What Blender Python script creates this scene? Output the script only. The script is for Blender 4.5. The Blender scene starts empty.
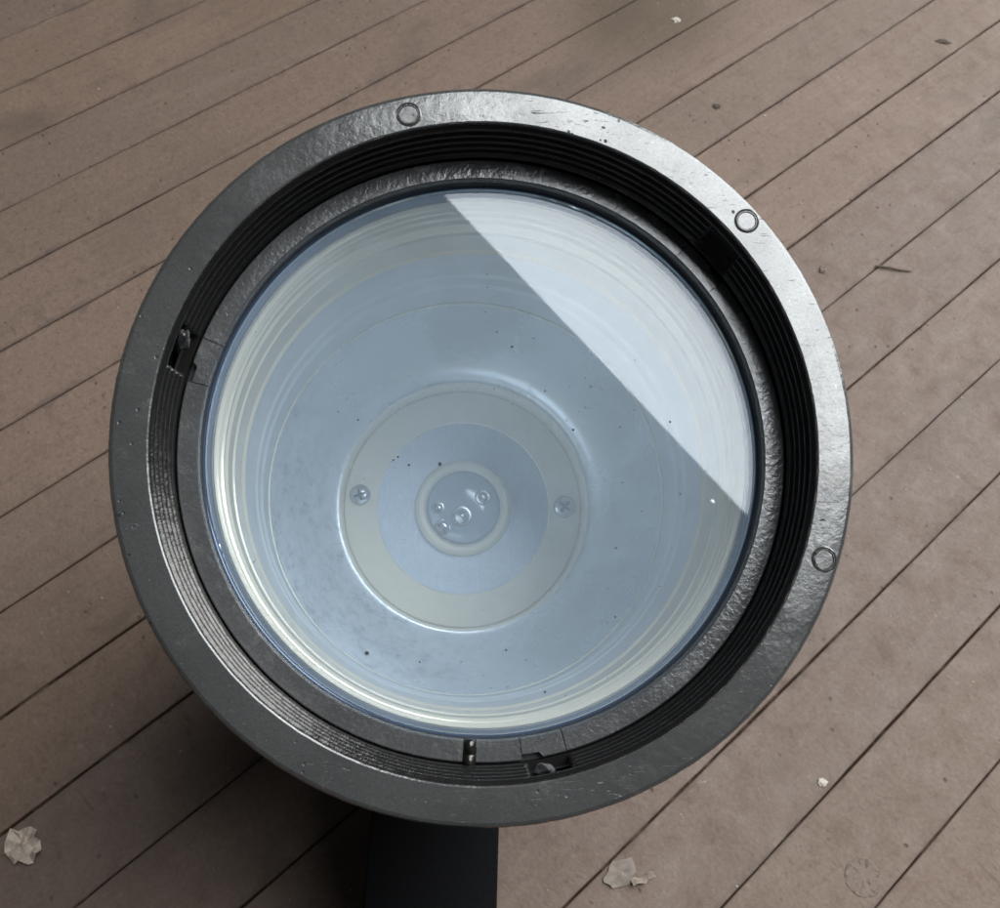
import bpy, bmesh, math, random
from mathutils import Matrix, Vector, noise

# ---------------------------------------------------------------- camera, light, exposure
SC = bpy.context.scene
COL = SC.collection
R_ = math.radians

CAM_H = 0.5636
cam = bpy.data.cameras.new('camera')
cam_ob = bpy.data.objects.new('camera', cam)
COL.objects.link(cam_ob)
cam.sensor_width = 36.0
cam.lens = 36.0
cam.clip_start = 0.01
cam.clip_end = 50.0
cam.dof.use_dof = True
cam.dof.focus_distance = 0.38
cam.dof.aperture_fstop = 29.0
_r = Vector((0.66116392, 0.74705316, 0.06909307))
_u = Vector((-0.67577242, 0.55300380, 0.48735864))
_b = Vector((0.32587408, -0.36891514, 0.87046407))
cam_ob.matrix_world = Matrix(((_r.x, _u.x, _b.x, 0.0),
                              (_r.y, _u.y, _b.y, 0.0),
                              (_r.z, _u.z, _b.z, CAM_H),
                              (0, 0, 0, 1)))
SC.camera = cam_ob

world = bpy.data.worlds.new('World')
SC.world = world
world.use_nodes = True
bg = world.node_tree.nodes['Background']
bg.inputs['Color'].default_value = (0.80, 0.90, 1.0, 1)
bg.inputs['Strength'].default_value = 0.012

# the open bay of daylight overhead, beyond the edge of the roof
LZ = 3.0
sky = bpy.data.lights.new('open_bay_daylight', 'AREA')
sky.shape = 'RECTANGLE'
sky.size = 1.9
sky.size_y = 4.6
sky.energy = 150.0
sky.color = (0.91, 0.96, 1.0)
sky_ob = bpy.data.objects.new('open_bay_daylight', sky)
COL.objects.link(sky_ob)
_ang = math.atan(0.093)
_ex = Vector((math.cos(_ang), math.sin(_ang), 0))
_ey = Vector((-math.sin(_ang), math.cos(_ang), 0))
_edge = Vector((-0.10, 0.11, LZ)) + Vector((0.21 * 2.65, (0.0305 + 0.093 * 0.21) * 2.65, 0))
_tilt = R_(27.0)                               # it slopes down and away like the open side of a porch
_dn = _ey * math.cos(_tilt) - Vector((0, 0, 1)) * math.sin(_tilt)
_nz = _ex.cross(_dn)
_ctr = _edge + _dn * (sky.size_y / 2)
sky_ob.matrix_world = Matrix(((_ex.x, _dn.x, _nz.x, _ctr.x), (_ex.y, _dn.y, _nz.y, _ctr.y), (_ex.z, _dn.z, _nz.z, _ctr.z), (0, 0, 0, 1)))

# the dim pale underside of the roof round that bay
roof = bpy.data.lights.new('roof_underside_glow', 'AREA')
roof.shape = 'RECTANGLE'
roof.size = 4.0
roof.size_y = 4.0
roof.energy = 2.1
roof.color = (0.88, 0.94, 1.0)
roof_ob = bpy.data.objects.new('roof_underside_glow', roof)
COL.objects.link(roof_ob)
roof_ob.location = (0.2, -0.6, LZ + 0.06)

SC.view_settings.view_transform = 'Standard'
SC.view_settings.look = 'None'
SC.view_settings.exposure = 0.80
SC.view_settings.gamma = 1.0
SC.cycles.max_bounces = 10
SC.cycles.transparent_max_bounces = 16
SC.cycles.use_denoising = True

random.seed(7)
TAU = 2 * math.pi


# ---------------------------------------------------------------- material helpers
class NT:
    def __init__(self, name):
        self.m = bpy.data.materials.new(name)
        self.m.use_nodes = True
        self.t = self.m.node_tree
        self.t.nodes.clear()
        self.out = self.n('ShaderNodeOutputMaterial')

    def n(self, kind, **kw):
        nd = self.t.nodes.new(kind)
        for k, v in kw.items():
            setattr(nd, k, v)
        return nd

    def l(self, a, b):
        self.t.links.new(a, b)

    def noise(self, vec, scale, detail=4.0, rough=0.55, dist=0.0):
        nd = self.n('ShaderNodeTexNoise')
        nd.inputs['Scale'].default_value = scale
        nd.inputs['Detail'].default_value = detail
        nd.inputs['Roughness'].default_value = rough
        nd.inputs['Distortion'].default_value = dist
        if vec is not None:
            self.l(vec, nd.inputs['Vector'])
        return nd.outputs['Fac']

    def ramp(self, fac, lo, hi, a=0.0, b=1.0):
        nd = self.n('ShaderNodeMapRange')
        nd.interpolation_type = 'SMOOTHSTEP'
        self.l(fac, nd.inputs['Value'])
        for k, v in zip(('From Min', 'From Max', 'To Min', 'To Max'), (lo, hi, a, b)):
            nd.inputs[k].default_value = v
        return nd.outputs['Result']

    def math(self, op, a, b=None):
        nd = self.n('ShaderNodeMath', operation=op)
        for i, v in enumerate((a, b)):
            if v is None:
                continue
            if isinstance(v, (int, float)):
                nd.inputs[i].default_value = v
            else:
                self.l(v, nd.inputs[i])
        return nd.outputs[0]

    def mix(self, fac, a, b):
        nd = self.n('ShaderNodeMix', data_type='RGBA')
        nd.clamp_factor = True
        for sock, v in ((nd.inputs[0], fac), (nd.inputs[6], a), (nd.inputs[7], b)):
            if isinstance(v, (int, float)):
                sock.default_value = v
            elif isinstance(v, tuple):
                sock.default_value = (*v, 1)
            else:
                self.l(v, sock)
        return nd.outputs[2]

    def scale(self, vec, s):
        nd = self.n('ShaderNodeMapping')
        nd.inputs['Scale'].default_value = s
        self.l(vec, nd.inputs['Vector'])
        return nd.outputs['Vector']

    def geo(self):
        return self.n('ShaderNodeNewGeometry').outputs['Position']

    def obj(self):
        return self.n('ShaderNodeTexCoord').outputs['Object']

    def bump(self, height, strength, dist, normal=None):
        nd = self.n('ShaderNodeBump')
        nd.inputs['Strength'].default_value = strength
        nd.inputs['Distance'].default_value = dist
        self.l(height, nd.inputs['Height'])
        if normal is not None:
            self.l(normal, nd.inputs['Normal'])
        return nd.outputs['Normal']

    def principled(self, color, rough=0.5, metal=0.0, normal=None, ior=1.5, coat=0.0, coat_rough=0.1):
        p = self.n('ShaderNodeBsdfPrincipled')
        for k, v in (('Base Color', color), ('Roughness', rough), ('Metallic', metal), ('IOR', ior),
                     ('Coat Weight', coat), ('Coat Roughness', coat_rough)):
            s = p.inputs[k]
            if isinstance(v, (int, float)):
                s.default_value = v
            elif isinstance(v, tuple):
                s.default_value = (*v, 1)
            else:
                self.l(v, s)
        if normal is not None:
            self.l(normal, p.inputs['Normal'])
        self.l(p.outputs[0], self.out.inputs['Surface'])
        return p


def mat_floor(name, dark=1.0):
    k = NT(name)
    pos = k.geo()
    # world Y runs along the boards
    info = k.n('ShaderNodeObjectInfo').outputs['Random']
    off = k.n('ShaderNodeVectorMath', operation='ADD')
    k.l(pos, off.inputs[0])
    cmb = k.n('ShaderNodeCombineXYZ')
    k.l(k.math('MULTIPLY', info, 9.0), cmb.inputs[1])
    k.l(cmb.outputs[0], off.inputs[1])
    p2 = off.outputs[0]
    big = k.noise(pos, 5.0, 4, 0.6, 0.4)
    mid = k.noise(p2, 44.0, 6, 0.68, 0.4)
    mott = k.noise(p2, 210.0, 4, 0.7, 0.2)
    grain = k.noise(k.scale(p2, (160.0, 9.0, 1.0)), 1.0, 4, 0.6, 0.3)
    fine = k.noise(p2, 420.0, 3, 0.6)
    base = k.mix(k.ramp(big, 0.3, 0.7), (0.129, 0.086, 0.060), (0.158, 0.105, 0.076))
    tint = k.ramp(info, 0.0, 1.0, 0.0, 0.9)
    base = k.mix(tint, base, (0.127, 0.088, 0.067))
    base = k.mix(k.ramp(mid, 0.50, 0.74, 0.0, 0.45), base, (0.083, 0.052, 0.037))
    base = k.mix(k.ramp(mid, 0.46, 0.22, 0.0, 0.35), base, (0.182, 0.130, 0.097))
    base = k.mix(k.ramp(grain, 0.5, 0.85, 0.0, 0.32), base, (0.064, 0.040, 0.028))
    base = k.mix(k.ramp(fine, 0.35, 0.75, 0.0, 0.25), base, (0.072, 0.047, 0.035))
    base = k.mix(k.ramp(mott, 0.50, 0.78, 0.0, 0.60), base, (0.074, 0.047, 0.033))
    base = k.mix(k.ramp(mott, 0.46, 0.22, 0.0, 0.50), base, (0.199, 0.141, 0.107))
    # small dark dirt spots, gathered in patches
    patch = k.ramp(k.noise(pos, 11.0, 2), 0.38, 0.58)
    sp = k.n('ShaderNodeTexVoronoi')
    sp.inputs['Scale'].default_value = 75.0
    k.l(p2, sp.inputs['Vector'])
    dots = k.math('MULTIPLY', k.ramp(k.math('ADD', sp.outputs['Distance'], k.math('MULTIPLY', fine, 0.16)), 0.20, 0.115), patch)
    base = k.mix(k.math('MULTIPLY', dots, 0.8), base, (0.047, 0.028, 0.019))
    # short scuffs and scratches
    scn = k.noise(k.scale(pos, (30.0, 210.0, 1.0)), 1.0, 2, 0.5, 1.5)
    scuff = k.math('MULTIPLY', k.ramp(scn, 0.66, 0.74), k.ramp(k.noise(pos, 17.0, 2), 0.45, 0.6))
    base = k.mix(k.math('MULTIPLY', scuff, 0.6), base, (0.069, 0.043, 0.032))
    # grime gathered along the board edges
    sx = k.n('ShaderNodeSeparateXYZ')
    k.l(pos, sx.inputs[0])
    uu = k.math('FRACT', k.math('MULTIPLY', k.math('ADD', sx.outputs[0], 50 * 0.0545 + 0.2605), 1 / 0.0545))
    ed = k.ramp(k.math('ADD', k.math('ABSOLUTE', k.math('SUBTRACT', uu, 0.5)), k.math('MULTIPLY', k.math('SUBTRACT', mid, 0.5), 0.22)), 0.435, 0.505, 0.0, 0.55)
    base = k.mix(k.math('MULTIPLY', ed, k.ramp(big, 0.35, 0.6, 0.35, 1.0)), base, (0.065, 0.046, 0.036))
    # broad worn stains
    worn = k.noise(k.scale(pos, (9.0, 4.0, 1.0)), 1.0, 5, 0.62, 0.8)
    base = k.mix(k.ramp(worn, 0.52, 0.72, 0.0, 0.62), base, (0.073, 0.054, 0.041))
    base = k.mix(k.ramp(worn, 0.44, 0.24, 0.0, 0.40), base, (0.191, 0.146, 0.113))
    # pale rubbed flecks
    fl = k.math('MULTIPLY', k.ramp(k.noise(p2, 130.0, 2, 0.5, 0.3), 0.72, 0.79), k.ramp(k.noise(pos, 8.0, 2), 0.4, 0.65))
    base = k.mix(k.math('MULTIPLY', fl, 0.6), base, (0.305, 0.234, 0.190))
    # one broad greasy stain on the floor
    sv = k.n('ShaderNodeVectorMath', operation='SUBTRACT')
    k.l(pos, sv.inputs[0])
    sv.inputs[1].default_value = (-0.4587, 0.6313, 0.0)
    ln = k.n('ShaderNodeVectorMath', operation='LENGTH')
    k.l(k.scale(sv.outputs[0], (0.8, 0.62, 1.0)), ln.inputs[0])
    stain = k.ramp(k.math('ADD', ln.outputs['Value'], k.math('MULTIPLY', mid, 0.05)), 0.095, 0.045, 0.0, 0.55)
    base = k.mix(stain, base, (0.053, 0.035, 0.019))
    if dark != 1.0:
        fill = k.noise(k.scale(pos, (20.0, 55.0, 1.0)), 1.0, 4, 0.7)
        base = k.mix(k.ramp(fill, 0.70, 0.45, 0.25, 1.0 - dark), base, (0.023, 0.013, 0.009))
    h = k.math('ADD', k.math('MULTIPLY', mid, 0.6), k.math('ADD', k.math('MULTIPLY', grain, 0.5), k.math('MULTIPLY', fine, 0.35)))
    h = k.math('SUBTRACT', h, k.math('MULTIPLY', dots, 0.6))
    nm = k.bump(h, 0.7, 0.0011)
    rough = k.ramp(mid, 0.2, 0.8, 0.55, 0.75)
    k.principled(base, rough if dark == 1.0 else 1.0, 0.0, nm, ior=1.40 if dark == 1.0 else 1.05)
    return k.m


def mat_casting(name, base, rough, bump, metal=0.35, scratched=True, scale=1.0):
    """grey hammered paint on die-cast metal"""
    k = NT(name)
    p = k.obj()
    orange = k.noise(p, 420.0 * scale, 3, 0.55, 0.3)
    lump = k.noise(p, 170.0 * scale, 2, 0.5, 0.5)
    big = k.noise(p, 28.0, 4, 0.6)
    dustn = k.noise(p, 60.0, 5, 0.7, 0.8)
    col = k.mix(k.ramp(big, 0.35, 0.7), base, tuple(c * 0.78 for c in base))
    col = k.mix(k.ramp(dustn, 0.56, 0.80, 0.0, 0.42), col, (0.33, 0.31, 0.27))
    gr = k.noise(p, 1300.0, 3, 0.7)
    col = k.mix(k.ramp(gr, 0.35, 0.7, 0.0, 0.6), col, tuple(c * 0.6 for c in base))
    ro = k.ramp(dustn, 0.4, 0.8, rough, min(1.0, rough + 0.16))
    dn = k.ramp(k.noise(p, 1500.0, 1), 0.73, 0.78, 0.0, 0.55)
    col = k.mix(dn, col, (0.42, 0.40, 0.36))
    # lumpy stretches here and there round the casting
    reg = k.ramp(k.noise(p, 19.0, 2), 0.44, 0.62)
    hgt = k.math('ADD', k.math('ADD', k.math('MULTIPLY', orange, 0.5), k.math('MULTIPLY', gr, 0.06)), k.math('MULTIPLY', k.math('MULTIPLY', lump, reg), 0.8))
    if scratched:
        sn = k.noise(k.scale(p, (90.0, 900.0, 1.0)), 1.0, 2, 0.5, 2.0)
        sm = k.math('MULTIPLY', k.ramp(sn, 0.68, 0.715), k.ramp(k.noise(p, 55.0, 2), 0.47, 0.56))
        vo = k.n('ShaderNodeTexVoronoi')
        vo.inputs['Scale'].default_value = 260.0
        k.l(p, vo.inputs['Vector'])
        pit = k.math('MULTIPLY', k.ramp(vo.outputs['Distance'], 0.16, 0.10), k.ramp(k.noise(p, 45.0, 1), 0.54, 0.60))
        marks = k.math('MAXIMUM', sm, pit)
        col = k.mix(k.math('MULTIPLY', marks, 0.85), col, (0.02, 0.02, 0.02))
        ro = k.math('ADD', ro, k.math('MULTIPLY', marks, 0.4))
        hgt = k.math('SUBTRACT', hgt, k.math('MULTIPLY', marks, 0.8))
    nm = k.bump(hgt, bump, 0.0005)
    k.principled(col, ro, metal, nm)
    return k.m


def mat_plain(name, color, rough, metal=0.0, grain=0.0, scale=300.0, var=0.15, coat=0.0, ior=1.5):
    k = NT(name)
    p = k.obj()
    nz = k.noise(p, scale, 3, 0.6)
    col = k.mix(k.ramp(nz, 0.3, 0.75), color, tuple(c * (1 - var) for c in color))
    nm = k.bump(nz, grain, 0.0004) if grain else None
    k.principled(col, k.ramp(nz, 0.2, 0.8, max(0.02, rough - 0.05), rough + 0.05), metal, nm, coat=coat, ior=ior)
    return k.m


def mat_reflector(name, base, metal, rough, spots=True, rings=0.0):
    k = NT(name)
    p = k.obj()
    cloud = k.noise(p, 16.0, 4, 0.6)
    fine = k.noise(p, 500.0, 2)
    col = k.mix(k.ramp(cloud, 0.35, 0.7), base, tuple(c * 0.86 for c in base))
    ro = k.ramp(cloud, 0.3, 0.7, rough - 0.05, rough + 0.07)
    if spots:
        # tarnish blooms on one side of the dish
        sep = k.n('ShaderNodeSeparateXYZ')
        k.l(p, sep.inputs[0])
        side = k.ramp(k.math('ADD', k.math('MULTIPLY', sep.outputs[0], 0.9), k.math('MULTIPLY', sep.outputs[1], 0.55)), -0.022, -0.075)
        bl = k.math('MULTIPLY', k.ramp(k.noise(p, 130.0, 6, 0.78), 0.44, 0.72), side)
        col = k.mix(k.math('MULTIPLY', bl, 0.55), col, (0.16, 0.21, 0.26))
        vo = k.n('ShaderNodeTexVoronoi')
        vo.inputs['Scale'].default_value = 85.0
        k.l(p, vo.inputs['Vector'])
        dot = k.math('MULTIPLY', k.ramp(vo.outputs['Distance'], 0.10, 0.05), k.ramp(k.noise(p, 40.0, 1), 0.5, 0.6))
        col = k.mix(k.math('MULTIPLY', dot, 0.6), col, (0.10, 0.12, 0.15))
    k.principled(col, ro, metal)
    return k.m


def mat_brushed(name, base):
    k = NT(name)
    p = k.obj()
    sw = k.noise(p, 120.0, 2, 0.5, 3.0)
    st = k.noise(k.scale(p, (700.0, 120.0, 1.0)), 1.0, 3, 0.6, 2.5)
    col = k.mix(k.ramp(st, 0.4, 0.7, 0, 0.5), base, tuple(min(1, c * 1.25) for c in base))
    nm = k.bump(k.math('ADD', st, sw), 0.18, 0.0004)
    k.principled(col, 0.38, 0.55, nm)
    return k.m


def mat_glass(name, dust_haze=True):
    """clear pane, its dusty film tinted blue to paint in milky haze"""
    k = NT(name)
    p = k.obj()
    tr = k.n('ShaderNodeBsdfTransparent')
    tr.inputs['Color'].default_value = (0.965, 0.985, 1.0, 1)
    gl = k.n('ShaderNodeBsdfGlossy')
    gl.inputs['Roughness'].default_value = 0.012
    gl.inputs['Color'].default_value = (0.97, 0.985, 1.0, 1)
    fr = k.n('ShaderNodeFresnel')
    fr.inputs['IOR'].default_value = 1.42
    m1 = k.n('ShaderNodeMixShader')
    k.l(fr.outputs[0], m1.inputs[0])
    k.l(tr.outputs[0], m1.inputs[1])
    k.l(gl.outputs[0], m1.inputs[2])
    if not dust_haze:
        k.l(m1.outputs[0], k.out.inputs['Surface'])
        return k.m
    df = k.n('ShaderNodeBsdfDiffuse')
    df.inputs['Color'].default_value = (0.66, 0.82, 1.0, 1)  # blue milky haze of light painted into the dusty film
    film = k.ramp(k.noise(p, 22.0, 5, 0.65, 0.5), 0.3, 0.75, 0.135, 0.18)
    m2 = k.n('ShaderNodeMixShader')
    k.l(film, m2.inputs[0])
    k.l(m1.outputs[0], m2.inputs[1])
    k.l(df.outputs[0], m2.inputs[2])
    k.l(m2.outputs[0], k.out.inputs['Surface'])
    return k.m


M = {
    'floor': mat_floor('painted_boards'),
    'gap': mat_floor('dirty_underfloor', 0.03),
    'rim': mat_casting('grey_hammered_casting', (0.136, 0.134, 0.130), 0.17, 0.34, 0.60),
    'retainer': mat_casting('grey_retaining_ring', (0.150, 0.150, 0.150), 0.20, 0.55, 0.60, False, 1.5),
    'thread': mat_plain('dark_greased_thread', (0.060, 0.056, 0.052), 0.20, 0.85, 0.25, 900.0, 0.3),
    'rubber': mat_plain('black_rubber', (0.006, 0.006, 0.007), 0.55, 0.0, 0.1),
    'black': mat_plain('black_satin_plastic', (0.003, 0.003, 0.0033), 0.7, 0.0, 0.2, 900.0, 0.2, ior=1.15),
    'body': mat_plain('black_body_paint', (0.020, 0.020, 0.021), 0.5, 0.1, 0.2, 700.0, 0.2),
    'glass': mat_glass('dusty_hazed_glass'),
    'edge': mat_plain('bevelled_glass_edge', (0.07, 0.10, 0.16), 0.08, 0.5, 0.0, 60.0, 0.1),
    'tube': mat_plain('cream_lacquered_tube', (0.92, 0.83, 0.63), 0.18, 0.20, 0.05, 60.0, 0.06, 0.4),
    'sleeve': mat_plain('pale_grey_sleeve', (0.80, 0.84, 0.86), 0.33, 0.25, 0.03, 60.0, 0.08, 0.3),
    'dish': mat_reflector('satin_aluminium_dish', (0.84, 0.90, 0.95), 0.38, 0.26),
    'cream': mat_plain('cream_plastic', (0.88, 0.84, 0.70), 0.25, 0.0, 0.03, 80.0, 0.06),
    'brushed': mat_brushed('brushed_lamp_plate', (0.56, 0.63, 0.70)),
    'dome': mat_plain('pale_blue_clear_cap', (0.42, 0.50, 0.56), 0.12, 0.1, 0.0, 80.0, 0.1, 0.6),
    'screw': mat_plain('zinc_plated_screw', (0.58, 0.60, 0.60), 0.22, 0.8, 0.05, 300.0, 0.2),
    'speck': mat_plain('dark_dirt_speck', (0.03, 0.035, 0.045), 0.7),
    'bubble': mat_plain('white_speck', (0.85, 0.88, 0.9), 0.2),
    'flake': mat_plain('peeled_pale_paint', (0.50, 0.41, 0.33), 0.7, 0.0, 0.5, 250.0, 0.4),
    'chip': mat_plain('peeled_floor_paint', (0.165, 0.125, 0.096), 0.6, 0.0, 0.5, 250.0, 0.4),
    'plug': mat_plain('weathered_wood_plug', (0.150, 0.110, 0.083), 0.8, 0.0, 0.9, 420.0, 0.55),
    'twig': mat_plain('dry_twig', (0.10, 0.065, 0.045), 0.8, 0.0, 0.5, 300.0, 0.3),
    'dirt': mat_plain('dark_brown_dirt', (0.060, 0.040, 0.028), 0.9, 0.0, 0.6, 400.0, 0.4),
    'grit': mat_plain('pale_grit', (0.42, 0.36, 0.30), 0.7, 0.0, 0.3, 400.0, 0.3),
}


# ---------------------------------------------------------------- mesh helpers
def mesh_object(name, bm, mat, parent=None, matrix=None, smooth=True, auto=40):
    me = bpy.data.meshes.new(name)
    bmesh.ops.recalc_face_normals(bm, faces=bm.faces)
    bm.to_mesh(me)
    bm.free()
    me.materials.append(mat)
    if smooth:
        me.polygons.foreach_set('use_smooth', [True] * len(me.polygons))
        me.set_sharp_from_angle(angle=R_(auto))
    o = bpy.data.objects.new(name, me)
    COL.objects.link(o)
    if parent is not None:
        o.parent = parent
    if matrix is not None:
        o.matrix_local = matrix
    return o


def lathe(profile, seg=256, a0=0.0, a1=TAU, offset=None, closed_profile=False, ngon_ends=False):
    """profile: list of (r, z); offset(angle, z, r) -> new r"""
    bm = bmesh.new()
    full = abs(a1 - a0 - TAU) < 1e-6
    n = seg if full else seg + 1
    rows = []
    for i in range(n):
        a = a0 + (a1 - a0) * i / seg
        row = []
        for (r, z) in profile:
            rr = offset(a, z, r) if offset else r
            row.append(bm.verts.new((rr * math.cos(a), rr * math.sin(a), z)))
        rows.append(row)
    m = len(profile)
    for i in range(seg):
        A, B = rows[i], rows[(i + 1) % n]
        for j in range(m if closed_profile else m - 1):
            j2 = (j + 1) % m
            try:
                bm.faces.new((A[j], A[j2], B[j2], B[j]))
            except ValueError:
                pass
    if not full and closed_profile:
        bm.faces.new(rows[0])
        bm.faces.new(list(reversed(rows[-1])))
    bmesh.ops.remove_doubles(bm, verts=bm.verts, dist=1e-7)
    return bm


def box(bm, c, s, bevel=0.0, rot=None):
    r = bmesh.ops.create_cube(bm, size=1.0)
    vs = r['verts']
    bmesh.ops.scale(bm, vec=s, verts=vs)
    if bevel:
        es = list({e for v in vs for e in v.link_edges})
        out = bmesh.ops.bevel(bm, geom=es, offset=bevel, segments=2, profile=0.5, affect='EDGES')
        vs = list({v for f in out['faces'] for v in f.verts} | {v for v in vs if v.is_valid})
        vs = [v for v in vs if v.is_valid]
    if rot is not None:
        bmesh.ops.rotate(bm, cent=(0, 0, 0), matrix=rot, verts=vs)
    bmesh.ops.translate(bm, vec=c, verts=vs)
    return vs


def tag(o, label, cat, group=None):
    o['label'] = label
    o['category'] = cat
    if group:
        o['group'] = group
    return o


# ---------------------------------------------------------------- floor: boards laid along Y
PITCH = 0.0545
GAP = 0.0010
X0 = -0.2605
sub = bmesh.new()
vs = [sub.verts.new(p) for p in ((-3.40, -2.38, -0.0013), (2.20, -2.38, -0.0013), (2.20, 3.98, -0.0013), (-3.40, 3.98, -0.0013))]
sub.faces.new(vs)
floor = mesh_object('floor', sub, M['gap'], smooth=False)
floor['kind'] = 'structure'

planks = []
for k in range(-58, 46):
    w = PITCH - GAP - random.choice((-0.0002, 0.0, 0.0, 0.0002, 0.0005))
    cx = X0 + PITCH * (k + 0.5) + random.uniform(-0.0003, 0.0003)
    bm = bmesh.new()
    # long board: bevelled cross-section swept along Y with a slight wander of its edges
    ny = 400
    y0, y1 = -2.4, 4.0
    th = 0.018
    top = random.uniform(-0.0003, 0.0003)
    rows = []
    s1, s2 = random.uniform(0, 50), random.uniform(0, 50)
    for i in range(ny + 1):
        y = y0 + (y1 - y0) * i / ny
        eL = 0.0004 * noise.noise((s1, y * 9, 0)) + 0.00035 * noise.noise((s1, y * 60, 7))
        eR = 0.0004 * noise.noise((s2, y * 9, 3)) + 0.00035 * noise.noise((s2, y * 60, 5))
        L, Rr = cx - w / 2 + eL, cx + w / 2 + eR
        sec = ((L, -th), (L, top - 0.0005), (L + 0.0004, top), (Rr - 0.0004, top), (Rr, top - 0.0005), (Rr, -th))
        rows.append([bm.verts.new((x, y, z)) for x, z in sec])
    for i in range(ny):
        for j in range(5):
            bm.faces.new((rows[i][j], rows[i][j + 1], rows[i + 1][j + 1], rows[i + 1][j]))
    p = mesh_object('plank', bm, M['floor'], floor, smooth=True, auto=30)
    planks.append((cx, p))


def plank_at(x):
    return min(planks, key=lambda q: abs(q[0] - x))[1]


# worn round plug sunk in one board
bm = lathe([(0.0, 0.0004), (0.004, 0.0005), (0.0075, 0.0004), (0.0098, 0.0007), (0.0104, 0.0003), (0.0106, -0.002)], 40,
           offset=lambda a, z, r: r * (1 + 0.05 * noise.noise((math.cos(a) * 3, math.sin(a) * 3, r * 300))))
for v in bm.verts:
    v.co.z += 0.0005 * noise.noise(v.co * 500)
pl = mesh_object('wood_plug', bm, M['plug'], plank_at(0.1075), Matrix.Translation((0.1075, 0.2173, -0.0002)))
pl['label'] = 'rough round wooden plug set in the board'

# ---------------------------------------------------------------- the spotlight
AX = Vector((0.64383690, 0.76513993, 0.00591138))
AY = Vector((-0.71327203, 0.59735958, 0.36661227))
AZ = Vector((0.27697846, -0.24025493, 0.93035504))
RIM_C = Vector((-0.10058289, 0.10876630, 0.30944340))
LAMP = Matrix(((AX.x, AY.x, AZ.x, RIM_C.x), (AX.y, AY.y, AZ.y, RIM_C.y), (AX.z, AY.z, AZ.z, RIM_C.z), (0, 0, 0, 1)))

BAR = Vector((0.73, -0.683, 0)).normalized()
BARN = Vector((0.683, 0.73, 0)).normalized()
BASE = Vector((-0.172, 0.1639, 0.0))
root = bpy.data.objects.new('spotlight', None)
COL.objects.link(root)
root.location = BASE
root.empty_display_size = 0.05
tag(root, 'round grey cast metal spotlight with glass lens, tilted up on a black foot', 'spotlight')
LM = Matrix.Translation(-BASE) @ LAMP          # lamp frame inside the root


def part(name, bm, mat, parent=None, smooth=True, auto=40, extra=None):
    if parent is None:
        m = LM if extra is None else LM @ extra
        return mesh_object(name, bm, mat, root, m, smooth, auto)
    return mesh_object(name, bm, mat, parent, extra, smooth, auto)


NOTCH = [R_(163.0), R_(-79.0), R_(41.0)]


def adiff(a, b):
    return (a - b + math.pi) % TAU - math.pi


# --- cast rim (outer bezel)
prof = [(0.1075, -0.017), (0.1100, -0.0155), (0.1100, -0.0012), (0.1094, -0.0003), (0.1085, 0.0), (0.1050, 0.0001),
        (0.1015, 0.0), (0.0990, -0.00005), (0.0986, -0.0003)]


def rim_off(a, z, r):
    return r * (1 + 0.0009 * noise.noise((math.cos(a) * 2.2, math.sin(a) * 2.2, 1.0))) + 0.00012 * noise.noise((math.cos(a) * 40, math.sin(a) * 40, z * 100))


rim = part('rim', lathe(prof, 360, offset=rim_off), M['rim'], auto=16)
rim['label'] = 'grey hammered metal rim with scuffs'

# --- threaded throat inside the rim, with three bayonet notches
tp = [(0.0986, -0.0003)]
NT_ = 5
for i in range(NT_ * 12 + 1):
    u = i / (NT_ * 12)
    ph = u * NT_ * TAU
    tp.append((0.0980 - 0.0016 * u + 0.0006 * math.copysign(abs(math.cos(ph)) ** 0.8, math.cos(ph)), -0.0009 - 0.0180 * u))
tp += [(0.0962, -0.0192), (0.0962, -0.0235)]


def throat_off(a, z, r):
    for n in NOTCH:
        d = abs(adiff(a, n))
        if d < R_(4.0) and -0.0190 < z < -0.0035:
            k = min(1.0, (R_(4.0) - d) / R_(0.5))
            return r + ((0.1005 if n != NOTCH[2] else 0.0988) - r) * k
    return r + 0.0001 * noise.noise((math.cos(a) * 30, math.sin(a) * 30, z * 700))


throat = part('threaded_throat', lathe(tp, 720, offset=throat_off), M['thread'], auto=100)
throat['label'] = 'dark threaded inner wall of the rim'

# bayonet lugs, one inside each notch
for i, n in enumerate(NOTCH[:2]):
    bm = bmesh.new()
    bmesh.ops.create_icosphere(bm, subdivisions=3, radius=1.0)
    for v in bm.verts:
        v.co *= 1 + 0.35 * noise.noise(v.co * 1.6 + Vector((i * 5, 0, 0)))
        v.co = Vector((0.0978 + v.co.x * 0.0022, v.co.y * 0.0034, -0.0095 + v.co.z * 0.0050))
    bmesh.ops.rotate(bm, cent=(0, 0, 0), matrix=Matrix.Rotation(n + R_(-1.4), 3, 'Z'), verts=bm.verts)
    part('bayonet_lug', bm, M['thread'])

# ejector pin circles left on the rim by the casting mould
for r, a in ((0.1034, 104.1), (0.1050, 41.1), (0.1050, -19.4)):
    t = Matrix.Translation((r * math.cos(R_(a)), r * math.sin(R_(a)), 0.0))
    mk = part('pin_mark', lathe([(0.0027, 0.00012), (0.0029, 0.0003), (0.0032, 0.0003), (0.0034, 0.00012)], 40), M['thread'], extra=t)  # raised dark ring paints in the shade of a moulded groove
    part('pin_lip', lathe([(0.0034, 0.00012), (0.0036, 0.00030), (0.0039, 0.0001)], 40), M['rim'], mk)

# --- retaining ring: three long segments and three short locking tabs with seams between them
ZR = -0.0205


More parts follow.
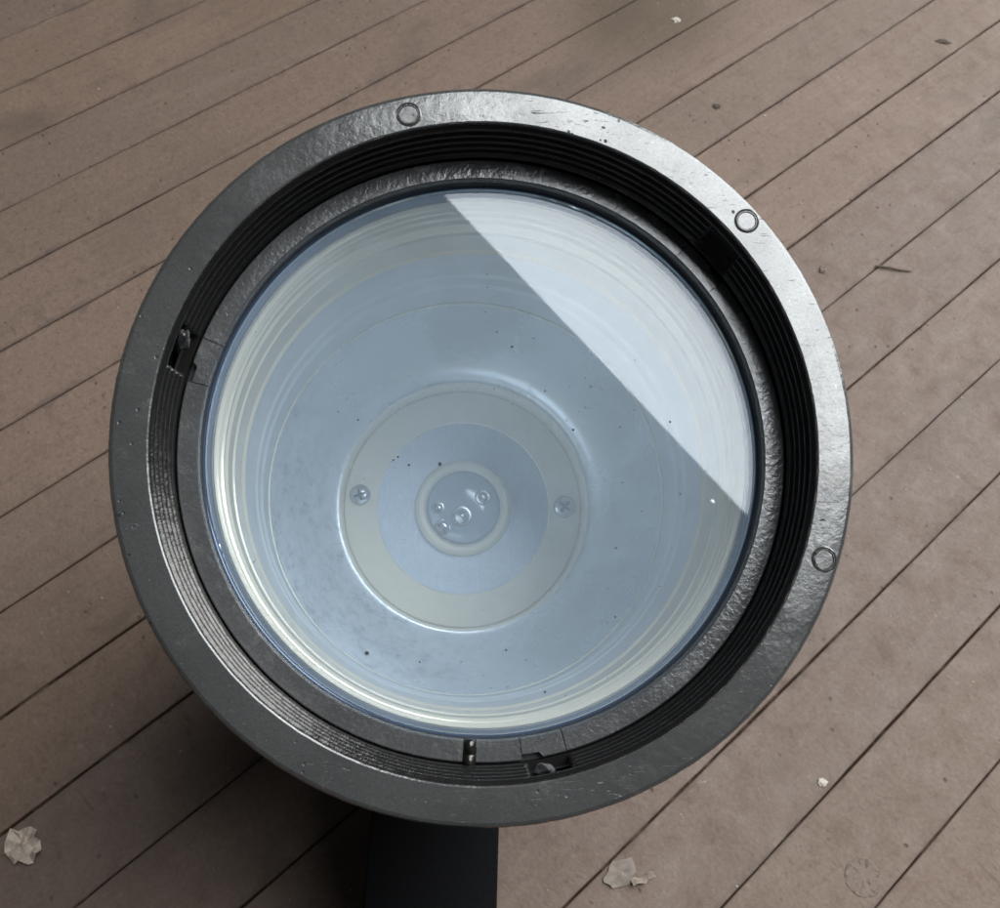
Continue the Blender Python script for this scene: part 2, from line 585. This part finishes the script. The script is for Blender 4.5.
def arc_seg(a0, a1, bite0=0.0, bite1=0.0):
    pr = [(0.0956, ZR - 0.004), (0.0956, ZR - 0.0003), (0.0952, ZR + 0.0001), (0.0895, ZR - 0.0001), (0.0892, ZR - 0.0005), (0.0890, ZR - 0.004)]

    def off(a, z, r):
        if r > 0.0945:
            if (a - a0) < bite0 or (a1 - a) < bite1:
                return 0.0938
        return r
    return lathe(pr, max(8, int((a1 - a0) / R_(0.6))), a0, a1, offset=off, closed_profile=True)


SE = R_(0.16)
tabs = [(158.9, 167.6), (276.6, 284.9), (395.9 - 360 + 0.0, 46.0)]
tabs = sorted((R_(a), R_(b)) for a, b in tabs)
for i, (a, b) in enumerate(tabs):
    part('locking_tab', arc_seg(a + SE / 2, b - SE / 2, R_(3.6) if i != 1 else 0.0, R_(3.6) if i == 1 else 0.0), M['retainer'], auto=20)
    nxt = tabs[(i + 1) % 3][0] + (TAU if i == 2 else 0)
    if i == 1:
        slot = R_(266.9)
        part('ring_segment', arc_seg(b + SE / 2, slot - R_(1.25)), M['retainer'], auto=20)
        part('ring_segment', arc_seg(slot + R_(1.25), nxt - SE / 2), M['retainer'], auto=20)
    else:
        part('ring_segment', arc_seg(b + SE / 2, nxt - SE / 2), M['retainer'], auto=20)
bm = bmesh.new()
pr = [(0.0, -0.0046), (0.0012, -0.0045), (0.0019, -0.0038), (0.0019, -0.0004), (0.0016, -0.0002), (0.0019, 0.0), (0.0019, 0.0036), (0.0013, 0.0044), (0.0, 0.0045)]
bm.free()
bm = lathe(pr, 28)
bmesh.ops.rotate(bm, cent=(0, 0, 0), matrix=Matrix.Rotation(R_(90), 3, 'Y'), verts=bm.verts)
bmesh.ops.translate(bm, vec=(0.0932, 0, ZR - 0.0002), verts=bm.verts)
bmesh.ops.rotate(bm, cent=(0, 0, 0), matrix=Matrix.Rotation(R_(266.9), 3, 'Z'), verts=bm.verts)
part('peg', bm, M['thread'], auto=60)
# dark seat under the ring, seen through its seams and slot
part('ring_seat', lathe([(0.0962, ZR - 0.0030), (0.0890, ZR - 0.0030)], 180), M['rubber'])

# --- gasket and bevelled edge of the glass
part('gasket', lathe([(0.0890, ZR - 0.0030), (0.0889, ZR - 0.0036), (0.0890, ZR - 0.0055), (0.0888, ZR - 0.0060)], 240), M['rubber'])
ZG = -0.0268
lens = part('lens', lathe([(0.0, ZG), (0.03, ZG), (0.06, ZG), (0.0882, ZG), (0.0882, ZG - 0.002), (0.06, ZG - 0.002), (0.03, ZG - 0.002), (0.0, ZG - 0.002)], 200), M['glass'], auto=20)
lens.data.materials.append(mat_glass('clean_inner_glass', False))
for f in lens.data.polygons:
    if f.center.z < ZG - 0.0005:
        f.material_index = 1
lens['label'] = 'clear dusty glass lens reflecting the sky'
part('glass_edge', lathe([(0.0889, ZG + 0.0006), (0.0886, ZG + 0.0004), (0.0883, ZG - 0.0002), (0.0883, ZG - 0.0070), (0.0879, ZG - 0.0078)], 240), M['edge'], lens)

# --- cream tube behind the glass, with stepped rings
tb = []
zt = -0.0347
for wid, tilt, groove in ((0.0020, -0.4, 1), (0.0010, 2.0, 1), (0.0020, 0.2, 0), (0.0012, 1.8, 1), (0.0030, 0.25, 1), (0.0010, 2.2, 0), (0.0050, 0.15, 1), (0.0014, 1.8, 0), (0.0100, 0.16, 1),
                          (0.0014, 2.0, 0), (0.0180, 0.06, 1), (0.0034, 0.8, 0), (0.0040, -0.32, 0), (0.0240, 0.05, 0), (0.0042, 0.7, 0), (0.0140, 0.02, 0), (0.0036, 0.6, 0), (0.0165, 0.03, 0)):
    wall = 0.0876 + 0.0030 * (-zt - 0.032) / 0.14
    tb.append((wall + tilt * wid * 0.5, zt))
    tb.append((wall - tilt * wid * 0.5, zt - wid))
    zt -= wid
    if groove:
        tb += [(wall + 0.0012, zt - 0.0001), (wall + 0.0012, zt - 0.0007)]
        zt -= 0.0008
tb.append((0.0916, -0.1715))
cut = next(i for i, q in enumerate(tb) if q[1] < -0.088)
part('front_sleeve', lathe(tb[:cut + 1], 240), M['tube'], auto=25)
part('rear_sleeve', lathe(tb[cut:], 240), M['sleeve'], auto=25)
dish_p = []
for i in range(19):
    u = i / 18
    r = 0.0925 - (0.0925 - 0.0652) * u
    dish_p.append((r, -0.1725 - 0.0585 * (1 - (1 - u) ** 1.7)))
dish = part('reflector_dish', lathe(dish_p, 240), M['dish'], auto=60)
part('halo_collar', lathe([(0.0652, -0.2306), (0.0645, -0.2308), (0.0642, -0.2312), (0.0642, -0.2535)], 200), M['cream'], dish, auto=50)  # cream collar added to imitate the warm reflected halo round the ring
part('dish_lip', lathe([(0.0908, -0.1700), (0.0925, -0.1700), (0.0932, -0.1716), (0.0926, -0.1734), (0.0908, -0.1732)], 240, closed_profile=True), M['cream'], dish)

# --- cream mounting ring, lamp plate, centre boss
ZM = -0.2500
mring = part('mounting_ring', lathe([(0.0640, ZM - 0.004), (0.0640, ZM - 0.0006), (0.0634, ZM), (0.0470, ZM), (0.0464, ZM - 0.0006), (0.0464, ZM - 0.003)], 200), M['cream'])
part('lamp_plate', lathe([(0.0466, ZM - 0.0022), (0.030, ZM - 0.0024), (0.0, ZM - 0.0024)], 120), M['brushed'])
boss = part('centre_boss', lathe([(0.0262, ZM - 0.0022), (0.0254, ZM + 0.0022), (0.0236, ZM + 0.0038), (0.0214, ZM + 0.0036), (0.0200, ZM + 0.0020), (0.0196, ZM - 0.001)], 120), M['cream'])
dm = [(0.0197, ZM + 0.0002)]
for i in range(1, 9):
    u = i / 8
    dm.append((0.0197 * math.cos(u * math.pi / 2), ZM + 0.0002 + 0.0042 * math.sin(u * math.pi / 2)))
dome = part('cap', lathe(dm, 80), M['dome'], boss)


def screw_mesh(r, h):
    bm = bmesh.new()
    pr = [(r, 0), (r, h * 0.35), (r * 0.86, h * 0.75), (r * 0.55, h), (0.0, h)]
    b2 = lathe(pr, 32)
    me = bpy.data.meshes.new('t')
    b2.to_mesh(me)
    b2.free()
    bm.from_mesh(me)
    bpy.data.meshes.remove(me)
    return bm


def screw(parent, r, a, zz, rad, twist):
    t = Matrix.Translation((r * math.cos(R_(a)), r * math.sin(R_(a)), zz)) @ Matrix.Rotation(R_(twist), 4, 'Z')
    s = mesh_object('screw', screw_mesh(rad, rad * 0.55), M['screw'], parent, t)
    bm = bmesh.new()
    box(bm, (0, 0, rad * 0.535), (rad * 1.15, rad * 0.24, rad * 0.06))
    box(bm, (0, 0, rad * 0.536), (rad * 0.24, rad * 1.15, rad * 0.061))
    mesh_object('cross_slot', bm, M['speck'], s, smooth=False)
    return s


screw(mring, 0.0560, 173.3, ZM + 0.0001, 0.0056, 20)
screw(mring, 0.0549, 0.7, ZM + 0.0001, 0.0060, 50)
# three small studs and their cups on the cap
for r, a, rad in ((0.0112, 27.6, 0.0026), (0.0150, -136.4, 0.0026), (0.0050, -103.0, 0.0034), (0.0135, -178.0, 0.0020)):
    zz = ZM + 0.0002 + 0.0042 * math.sqrt(max(0, 1 - (r / 0.0197) ** 2))
    t = Matrix.Translation((r * math.cos(R_(a)), r * math.sin(R_(a)), zz))
    bm = lathe([(rad * 1.9, -0.0016), (rad * 1.55, 0.0004), (rad * 1.25, 0.0005), (rad * 1.1, -0.0004), (rad * 0.9, 0.0002), (rad * 0.6, 0.0012), (0, 0.0015)], 28)
    mesh_object('stud', bm, M['screw'], dome, t)

# --- specks of dirt stuck to the glass
bm = bmesh.new()
SP = [(0.0357, 76.1, 0.7), (0.0397, 84.7, 0.35), (0.0248, -169.7, 0.55), (0.0151, -164.6, 0.75), (0.028, -176.2, 0.5), (0.0295, -174.4, 0.4),
      (0.0279, 46.3, 0.4), (0.0293, 14.7, 0.6), (0.0407, 32.3, 0.45), (0.0446, 11.1, 0.35), (0.0505, 16.4, 0.35), (0.0643, -11.8, 0.4),
      (0.0518, -36.2, 0.4), (0.0611, 9.8, 0.45), (0.0666, -51.8, 0.4), (0.0628, -84.0, 0.5), (0.0731, -120.1, 0.9), (0.0691, -107.1, 0.4),
      (0.0777, -76.1, 0.5), (0.042, 166.3, 0.4), (0.0488, 165.2, 0.35)]
rs = random.Random(4)
for _ in range(45):
    SP.append((0.084 * math.sqrt(rs.random()), rs.uniform(0, 360), rs.uniform(0.14, 0.30)))
for r, a, s in SP:
    s *= 0.00085
    q = bmesh.ops.create_icosphere(bm, subdivisions=1, radius=s)
    bmesh.ops.scale(bm, vec=(1, rs.uniform(0.6, 1.1), 0.35), verts=q['verts'])
    bmesh.ops.translate(bm, vec=(r * math.cos(R_(a)), r * math.sin(R_(a)), ZG + s * 0.2), verts=q['verts'])
dirt = part('dirt_specks', bm, M['speck'], lens)
dirt['kind'] = 'stuff'
bm = lathe([(0.0, 0.0007), (0.0005, 0.0005), (0.0008, 0.0)], 16)
part('droplet', bm, M['bubble'], lens, extra=Matrix.Translation((0.0751 * math.cos(R_(-12)), 0.0751 * math.sin(R_(-12)), ZG)))

# --- black body, knuckle, post and foot
part('body', lathe([(0.0990, -0.0160), (0.0990, -0.030), (0.0970, -0.034), (0.0955, -0.200), (0.0880, -0.245), (0.0700, -0.268), (0.0, -0.272)], 160), M['body'])
bm = bmesh.new()
rotb = Matrix((BAR, BARN, (0, 0, 1))).transposed()
box(bm, (0, 0, 0.010), (0.52, 0.0500, 0.020), 0.0012, rotb)
bmesh.ops.translate(bm, vec=BAR * 0.10, verts=bm.verts)
foot = mesh_object('foot', bm, M['black'], root, Matrix.Translation((0, 0, 0)), auto=30)
bm = bmesh.new()
box(bm, (0.2285, 0, 0.0552), (0.265, 0.0576, 0.0700), 0.0012)
bmesh.ops.rotate(bm, cent=(0, 0, 0), matrix=rotb, verts=bm.verts)
bmesh.ops.translate(bm, vec=Vector((-0.0003, -0.0006, 0)), verts=bm.verts)
mesh_object('base_block', bm, M['black'], root, auto=30)  # base block of the stand, made tall to shade the floor beside it
bm = bmesh.new()
box(bm, (0, 0, 0.0365), (0.045, 0.046, 0.035), 0.003, rotb)
mesh_object('post', bm, M['black'], root, auto=30)

# ---------------------------------------------------------------- things lying on the boards


def flake_mesh(sx, sy, seed, crumple, th=0.0004, cell=9, lo=0.62):
    """crumpled scrap with a torn angular outline"""
    bm = bmesh.new()
    rr = random.Random(seed)
    n = 17
    ang = sorted(TAU * (i + rr.uniform(-0.35, 0.35)) / n for i in range(n))
    rad = [rr.uniform(lo, 1.08) for _ in range(n)]
    rings = []
    for q in range(0, 6):
        row = []
        for a, r0 in zip(ang, rad):
            f = q / 5
            x, y = sx * r0 * f * math.cos(a), sy * r0 * f * math.sin(a)
            v = Vector((x * cell * 20, y * cell * 20, seed))
            zz = crumple * (abs(noise.noise(v)) * 0.9 + 0.35 * noise.noise(v * 2.3)) + 0.25 * crumple * f * rr.uniform(-0.3, 1.0)
            row.append(bm.verts.new((x, y, zz)) if q else None)
        rings.append(row)
    c = bm.verts.new((0, 0, crumple * 0.4))
    for i in range(n):
        k = (i + 1) % n
        bm.faces.new((c, rings[1][i], rings[1][k]))
        for q in range(1, 5):
            bm.faces.new((rings[q][i], rings[q + 1][i], rings[q + 1][k], rings[q][k]))
    bmesh.ops.recalc_face_normals(bm, faces=bm.faces)
    bmesh.ops.solidify(bm, geom=list(bm.faces), thickness=th)
    mz = min(v.co.z for v in bm.verts)
    for v in bm.verts:
        v.co.z -= mz
    return bm


o = mesh_object('paint_flake', flake_mesh(0.0112, 0.0090, 3, 0.0065, cell=13), M['flake'], None, Matrix.Translation((-0.1936, -0.1042, 0.0002)), auto=25)
tag(o, 'crumpled pale cream paint flake lying across a board seam in the shade', 'paint flake')
o = mesh_object('paint_chip', flake_mesh(0.0068, 0.0100, 12, 0.0012, lo=0.82), M['chip'], None, Matrix.Translation((0.0195, 0.1199, 0.0002)), auto=25)
tag(o, 'flat thin peeling chip of floor paint beside a board seam', 'paint chip')
bm = bmesh.new()
n = 12
for i in range(n + 1):
    u = i / n
    y = (u - 0.5) * 0.013
    for s, zz in ((-0.0013 - 0.0006 * noise.noise((u * 4, 0, 0)), 0.0004), (0.0, 0.0022), (0.0022 + 0.0008 * noise.noise((u * 5, 9, 0)), 0.0030)):
        bm.verts.new((s + 0.0012 * noise.noise((u * 3, 3, 3)), y, zz))
bm.verts.ensure_lookup_table()
for i in range(n):
    for j in range(2):
        a = i * 3 + j
        bm.faces.new((bm.verts[a], bm.verts[a + 1], bm.verts[a + 4], bm.verts[a + 3]))
bmesh.ops.solidify(bm, geom=list(bm.faces), thickness=0.0005)
o = mesh_object('paint_curl', bm, M['flake'], None, Matrix.Translation((0.0288, 0.1270, 0.0002)) @ Matrix.Rotation(R_(-20), 4, 'Z'), auto=50)
tag(o, 'small curled sliver of pale paint standing up off the boards', 'paint chip')

# dry twig by a seam
bm = bmesh.new()
P = [Vector((-0.1531, 0.5627, 0.0012)), Vector((-0.1453, 0.5695, 0.0016)), Vector((-0.1390, 0.5745, 0.0012)), Vector((-0.1326, 0.5809, 0.0009))]
rad = [0.0007, 0.0008, 0.0007, 0.0004]
rows = []
for p, r in zip(P, rad):
    d = Vector((0.75, 0.66, 0))
    nrm = Vector((-0.66, 0.75, 0))
    rows.append([bm.verts.new(p + (nrm * math.cos(TAU * i / 8) + Vector((0, 0, 1)) * math.sin(TAU * i / 8)) * r) for i in range(8)])
for A, B in zip(rows, rows[1:]):
    for i in range(8):
        bm.faces.new((A[i], A[(i + 1) % 8], B[(i + 1) % 8], B[i]))
bm.faces.new(rows[0])
bm.faces.new(rows[-1])
o = mesh_object('twig', bm, M['twig'], None)
tag(o, 'short thin dark brown twig lying at a slant to the boards', 'twig')


def clump(x, y, size, seed, label, elong=1.0, rot=0.0, mat='dirt', name='dirt_clump', cat='dirt'):
    bm = bmesh.new()
    bmesh.ops.create_icosphere(bm, subdivisions=3, radius=size)
    for v in bm.verts:
        d = 1 + 0.6 * noise.noise(v.co / size * 1.3 + Vector((seed, 0, 0))) + 0.3 * noise.noise(v.co / size * 3.5 + Vector((seed, 4, 0)))
        v.co *= d
        v.co.x *= elong
        v.co.z = max(-0.0003, v.co.z * 0.28)
    o = mesh_object(name, bm, M[mat], None, Matrix.Translation((x, y, 0.0004)) @ Matrix.Rotation(rot, 4, 'Z'))
    tag(o, label, cat)
    return o


clump(-0.3429, 0.5930, 0.0028, 1, 'dark round crumb of dirt on a bare stretch of board', 1.15, 0.9)
clump(-0.2747, 0.8182, 0.0027, 2, 'long dark smear of dirt on the boards', 2.2, 0.75)
clump(-0.1759, 0.5291, 0.0034, 3, 'soft brown lump of dirt next to the metal rim', 0.8, 0.4, 'plug')
clump(-0.4382, 0.6452, 0.0032, 5, 'white crumb of plaster on the greasy stain', 1.0, 0.2, 'grit', 'plaster_crumb', 'crumb')
clump(0.0608, 0.2393, 0.0021, 6, 'small white crumb of plaster right beside a board seam', 1.2, 0.5, 'grit', 'plaster_crumb', 'crumb')

# fine grit scattered over the boards: nobody could count it
bm = bmesh.new()
rs = random.Random(21)
for _ in range(520):
    x, y = rs.uniform(-0.95, 0.35), rs.uniform(-0.35, 1.3)
    s = rs.uniform(0.00020, 0.00052) * (1.6 if rs.random() < 0.06 else 1)
    q = bmesh.ops.create_icosphere(bm, subdivisions=1, radius=s)
    bmesh.ops.scale(bm, vec=(rs.uniform(0.7, 2.0), rs.uniform(0.7, 1.2), 0.5), verts=q['verts'])
    bmesh.ops.rotate(bm, cent=(0, 0, 0), matrix=Matrix.Rotation(rs.uniform(0, 3), 3, 'Z'), verts=q['verts'])
    bmesh.ops.translate(bm, vec=(x, y, 0.0004), verts=q['verts'])
o = mesh_object('grit', bm, M['grit'], None)
o['kind'] = 'stuff'
tag(o, 'fine pale grit scattered over the boards', 'grit')
